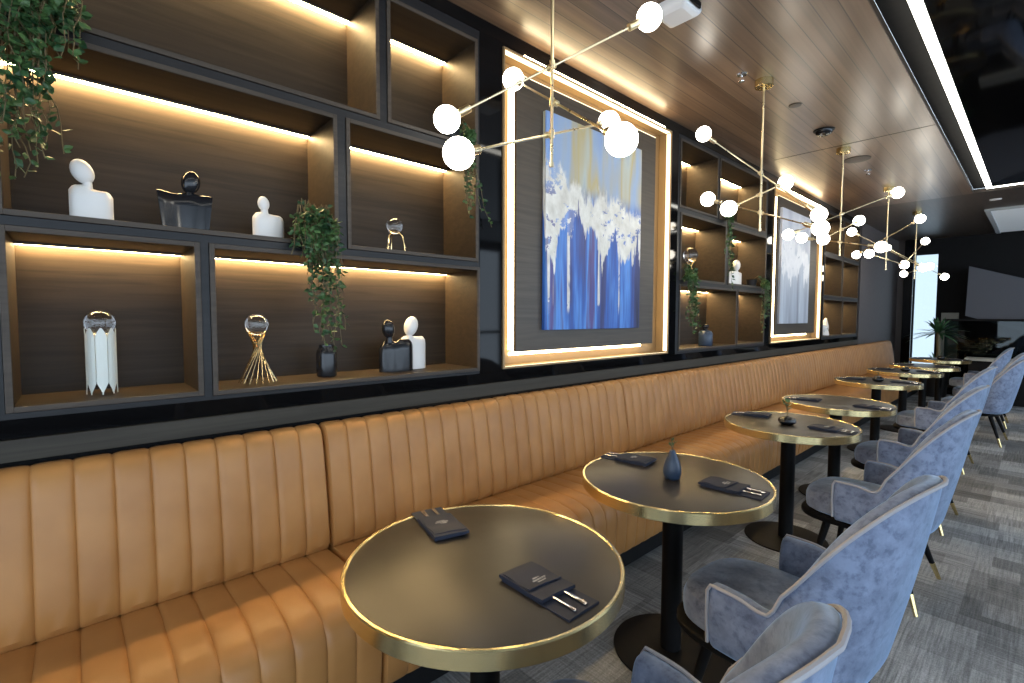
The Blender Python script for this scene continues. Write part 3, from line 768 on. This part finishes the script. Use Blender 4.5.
m = MB(); m.tube([(0, -.05, .10), (0, -.12, .13), (0, -.18, .17)], [.07, .05, .012], 12); m.tube([(0, .04, .10), (0, .07, .14), (0, .16, .25)], [.07, .06, .012], 12); m.build('prongs', 'white', t)
m = MB(); m.lathe([(0, 0), (.09, 0), (.075, .07), (.04, .10), (0, .10)], n=16); m.build('foot', 'white', t)
def crystal_stand(label, y, z, kind, x=-.09, s=1.0):
    t = thing('crystal_ball_stand', label, 'ornament', (x, y, z + .0015))
    if kind == 'band':
        r, h = .042 * s, .215 * s
        for k in range(8):
            a0 = 2 * PI * k / 8; rings = []
            m = MB()
            for zz, f in ((0, .12), (.008, .12), (.04, 1), (.13, 1), (h - .02, 1), (h - .004, .75), (h + .012, .15)):
                hw = PI / 8 * .94 * f
                rings.append([(rr * math.cos(a0 + q * hw), rr * math.sin(a0 + q * hw), zz) for rr, q in ((r, -1), (r, -.33), (r, .33), (r, 1), (r - .002, 1), (r - .002, -1))])
            m.loft(rings); m.build('petal_band', 'sage', t, smooth=False)
        m = MB(); m.ball((0, 0, h + .030), .043 * s, seg=32); m.build('crystal_ball', 'crystal', t)
    elif kind == 'fan':
        n = 18; m = MB(); h = .205 * s
        for k in range(n):
            a = 2 * PI * k / n; b = a + 2.5
            p0 = Vector((.070 * s * math.cos(a), .070 * s * math.sin(a), 0)); p1 = Vector((.034 * s * math.cos(b), .034 * s * math.sin(b), h))
            m.tube([p0, p0.lerp(p1, .5), p1], .0017 * s, 6)
        m.build('wire_cage', 'gold', t)
        ring = [(.034 * s * math.cos(2 * PI * k / 24), .034 * s * math.sin(2 * PI * k / 24), h) for k in range(25)]
        m = MB(); m.tube(ring, .0025, 6, cap=False); m.build('top_ring', 'gold', t)
        m = MB(); m.ball((0, 0, h + .030 * s), .043 * s, seg=32); m.build('crystal_ball', 'crystal', t)
    elif kind == 'legs':
        for k in range(3):
            a = 2 * PI * k / 3 - 1.2; c, q = math.cos(a), math.sin(a)
            m = MB(); m.tube([(.052 * c, .052 * q, .0), (.050 * c, .050 * q, .04), (.042 * c, .042 * q, .085), (.02 * c, .02 * q, .112)], [.006, .005, .004, .003], 8); m.build('leg', 'gold', t)
        m = MB(); ring = [(.026 * math.cos(2 * PI * k / 20), .026 * math.sin(2 * PI * k / 20), .112) for k in range(21)]; m.tube(ring, .003, 6, cap=False); m.build('top_ring', 'gold', t)
        m = MB(); m.ball((0, 0, .141), .040, seg=32); m.build('crystal_ball', 'crystal', t)
    else:
        m = MB()
        for k in range(14):
            a = 2 * PI * k / 14; b = a + 2.75; h = .2
            p0 = Vector((.085 * math.cos(a), .085 * math.sin(a), 0)); p1 = Vector((.05 * math.cos(b), .05 * math.sin(b), h)); m.tube([p0, p1], .003, 5)
        m.build('wire_cage', 'gold', t)
        m = MB(); m.ball((0, 0, .238), .066, seg=24); m.build('crystal_ball', 'crystal', t)
    return t
crystal_stand('crystal ball on a pale banded cylinder in the bottom left cubby', .072, 1.1405, 'band', -.15, 1.03)
crystal_stand('crystal ball on a fanned gold wire stand in the wide bottom cubby', .580, 1.1365, 'fan', -.15, 1.04)
crystal_stand('little crystal ball on three bent gold legs on the middle shelf', 1.235, 1.7385, 'legs', -.15)
crystal_stand('crystal ball on a twisted gold wire stand right of the blue painting', 4.27, 1.7575, 'twist', -.12, 1.2)
t = thing('cylinder_vase', 'black cylinder vase under the trailing ivy in the bottom cubby', 'vase', (-.15, .875, 1.1365))
m = MB(); m.lathe([(0, 0), (.038, 0), (.044, .006), (.046, .03), (.046, .105), (.042, .125), (.033, .137), (.033, .150), (.029, .150), (.029, .12), (0, .115)], n=32); m.build('vase_body', 'blackcer', t)
t = thing('cylinder_vase', 'small blue-grey jar with stopper in the bottom row right of the blue painting', 'vase', (-.09, 4.54, 1.1425))
m = MB(); m.lathe([(0, 0), (.06, 0), (.066, .01), (.066, .12), (.055, .14), (.03, .15), (0, .15)], n=24); m.build('jar', 'navycer', t)
m = MB(); m.lathe([(0, .151), (.02, .151), (.02, .17), (.032, .185), (.028, .205), (0, .21)], n=16); m.build('stopper', 'blackcer', t)

# ------------------------------------------------------------------ hanging ivy
def ivy(label, x, y, z, strands, length, wy, mound, leaf=.034, seed=1, wx=.05, taper=.7, back=-.10, tail=0.):
    """pot on the shelf at z with strands spilling over the front edge"""
    rr = random.Random(seed)
    t = thing('trailing_ivy', label, 'plant', (0, y, z), 0, 'trailing ivy plants')
    m = MB(); m.lathe([(0, .001), (.045, .001), (.055, .075), (.058, .08), (.05, .08), (.048, .065), (0, .06)], (back, 0, 0), n=20); m.build('pot', 'soil', t)
    st = MB(); lf = MB()
    def leafat(p, d, s):
        d = d.normalized(); sd = d.cross(Vector((rr.uniform(-1, 1), rr.uniform(-1, 1), rr.uniform(-1, 1)))).normalized(); up = d.cross(sd)
        a = lf.bm.verts.new(p); b = lf.bm.verts.new(p + d * s * .35 + sd * s * .32 + up * s * .08); c = lf.bm.verts.new(p + d * s * .75 + sd * s * .2)
        e = lf.bm.verts.new(p + d * s); g = lf.bm.verts.new(p + d * s * .75 - sd * s * .2); h = lf.bm.verts.new(p + d * s * .35 - sd * s * .32 + up * s * .08)
        k = lf.bm.verts.new(p + d * s * .5 - up * s * .04)
        for f in ((a, b, k), (b, c, k), (c, e, k), (e, g, k), (g, h, k), (h, a, k)): lf.bm.faces.new(f)
    for i in range(strands):
        yo = max(-wy, min(wy, rr.gauss(0, wy * .5))); L = length * (1 - taper * rr.random() ** 1.3) * (.35 + .65 * math.exp(-((yo - tail) / (wy * .5)) ** 2))
        p = Vector((back, yo * .2, .07)); over = Vector((.028 + rr.uniform(0, wx), yo, rr.uniform(.012, .05)))
        pts = [p, (p + over) / 2 + Vector((0, 0, .03 + mound * rr.random() * .6)), over]
        q = over.copy(); n = max(2, int(L / .045)); dr = rr.gauss(0, .08) - yo * .25
        for k in range(n):
            q = q + Vector((rr.gauss(0, .006), dr * .045 + rr.gauss(0, .008), -.045)); q.x = max(q.x, .022); pts.append(q.copy())
        st.tube(pts, .0016, 4, cap=False)
        for a, b in zip(pts[1:], pts[2:]):
            for _ in range(2):
                u = rr.random(); pp = a.lerp(b, u)
                d = Vector((rr.uniform(.0, 1), rr.uniform(-1, 1), rr.uniform(-.9, .35))); leafat(pp, d, leaf * rr.uniform(.65, 1.15))
    for i in range(int(mound * 2300)):
        a = rr.uniform(0, 6.28); r_ = rr.random() ** .5
        pp = Vector((max(.012, -.0 + .065 * abs(math.cos(a)) * r_), wy * 1.0 * math.sin(a) * r_, rr.uniform(-.25, 1.0) * mound * (1 - .4 * r_)))
        leafat(pp, Vector((rr.uniform(.2, 1), rr.uniform(-1, 1), rr.uniform(-.6, .6))), leaf * rr.uniform(.7, 1.2))
    st.build('stems', 'stem', t); lf.build('foliage', 'leaf', t, smooth=False)
    return t
ivy('large trailing ivy hanging at the top left corner of the shelves', 0, -.055, 2.3455, 44, .60, .11, .24, .034, 3, .06, .7, -.10, -.045)
ivy('trailing ivy spilling over the wide bottom cubby from the middle shelf', 0, .775, 1.7385, 52, .54, .10, .15, .028, 5, .03, .5, -.06, .05)
ivy('thin trailing ivy at the right end of the top shelf beside the niche', 0, 1.572, 2.3455, 16, .54, .035, .07, .026, 8, .02, .5)
ivy('trailing ivy hanging between the middle-row cubbies past the blue painting', 0, 4.69, 2.3705, 9, .75, .045, .06, .038, 11, .03, .5)
ivy('trailing ivy at the left edge of the cubbies past the blue painting', 0, 3.97, 1.7575, 16, .66, .09, .10, .038, 13, .04, .5)
ivy('trailing ivy beside the lit edge of the pale painting niche', 0, 5.63, 1.7575, 14, .62, .04, .08, .038, 17, .04, .5)

# palm at the far end
t = thing('potted_palm', 'spiky potted palm before the bright far window', 'plant', (.86, 11.5, 0))
m = MB(); m.lathe([(0, 0), (.15, 0), (.19, .50), (.20, .55), (.18, .55), (.17, .48), (0, .47)], n=28); m.build('pot', 'soil', t)
m = MB(); m.tube([(0, 0, .45), (.02, .01, .8), (.0, 0, 1.16)], [.04, .032, .03], 10); m.build('trunk', 'stem', t)
m = MB(); rr = random.Random(4)
def blade(base, a, el, L, w):
    d = Vector((math.cos(a) * math.cos(el), math.sin(a) * math.cos(el), math.sin(el))); s = d.cross(Vector((0, 0, 1))).normalized()
    pr = []
    for k in range(6):
        u = k / 5; p = base + d * L * u + Vector((0, 0, -L * .35 * u * u)); ww = w * math.sin(PI * (.12 + .88 * u)) if k < 5 else .0008
        pr.append((p - s * ww, p + Vector((0, 0, -ww * .3)), p + s * ww))
    m.loft([list(q) for q in pr], closed=False, cap=False)
for k in range(60): blade(Vector((0, 0, 1.14)), rr.uniform(0, 6.28), rr.uniform(-.2, 1.4), rr.uniform(.30, .50), .024)
for k in range(12): blade(Vector((0, 0, .55)), rr.uniform(0, 6.28), rr.uniform(.3, 1.2), rr.uniform(.3, .5), .014)
m.build('fronds', 'palm', t)

# ------------------------------------------------------------------ camera, light
f, yaw, pitch, roll = 481.87, .8314, -.0517, .0028
fw = Vector((-math.sin(yaw) * math.cos(pitch), math.cos(yaw) * math.cos(pitch), math.sin(pitch)))
r = Vector((math.cos(yaw), math.sin(yaw), 0)); u = r.cross(fw)
cr, sr = math.cos(roll), math.sin(roll)
r, u = r * cr + u * sr, u * cr - r * sr
cd = bpy.data.cameras.new('camera'); cam = bpy.data.objects.new('camera', cd); C.objects.link(cam)
mt = Matrix((r, u, -fw)).transposed().to_4x4(); mt.translation = Vector((2.1, 0, 1.42)); cam.matrix_world = mt
cd.sensor_fit = 'HORIZONTAL'; cd.sensor_width = 36; cd.lens = 36 * f / 1024; cd.clip_start = .02
sc.camera = cam
w = bpy.data.worlds.new('world'); sc.world = w; w.use_nodes = True
bg = w.node_tree.nodes['Background']; bg.inputs['Color'].default_value = (.68, .83, 1, 1); bg.inputs['Strength'].default_value = 2.9
sc.view_settings.view_transform = 'Standard'; sc.view_settings.look = 'None'
sc.view_settings.gamma = 1; sc.view_settings.use_curve_mapping = False
sc.view_settings.exposure = 0.35
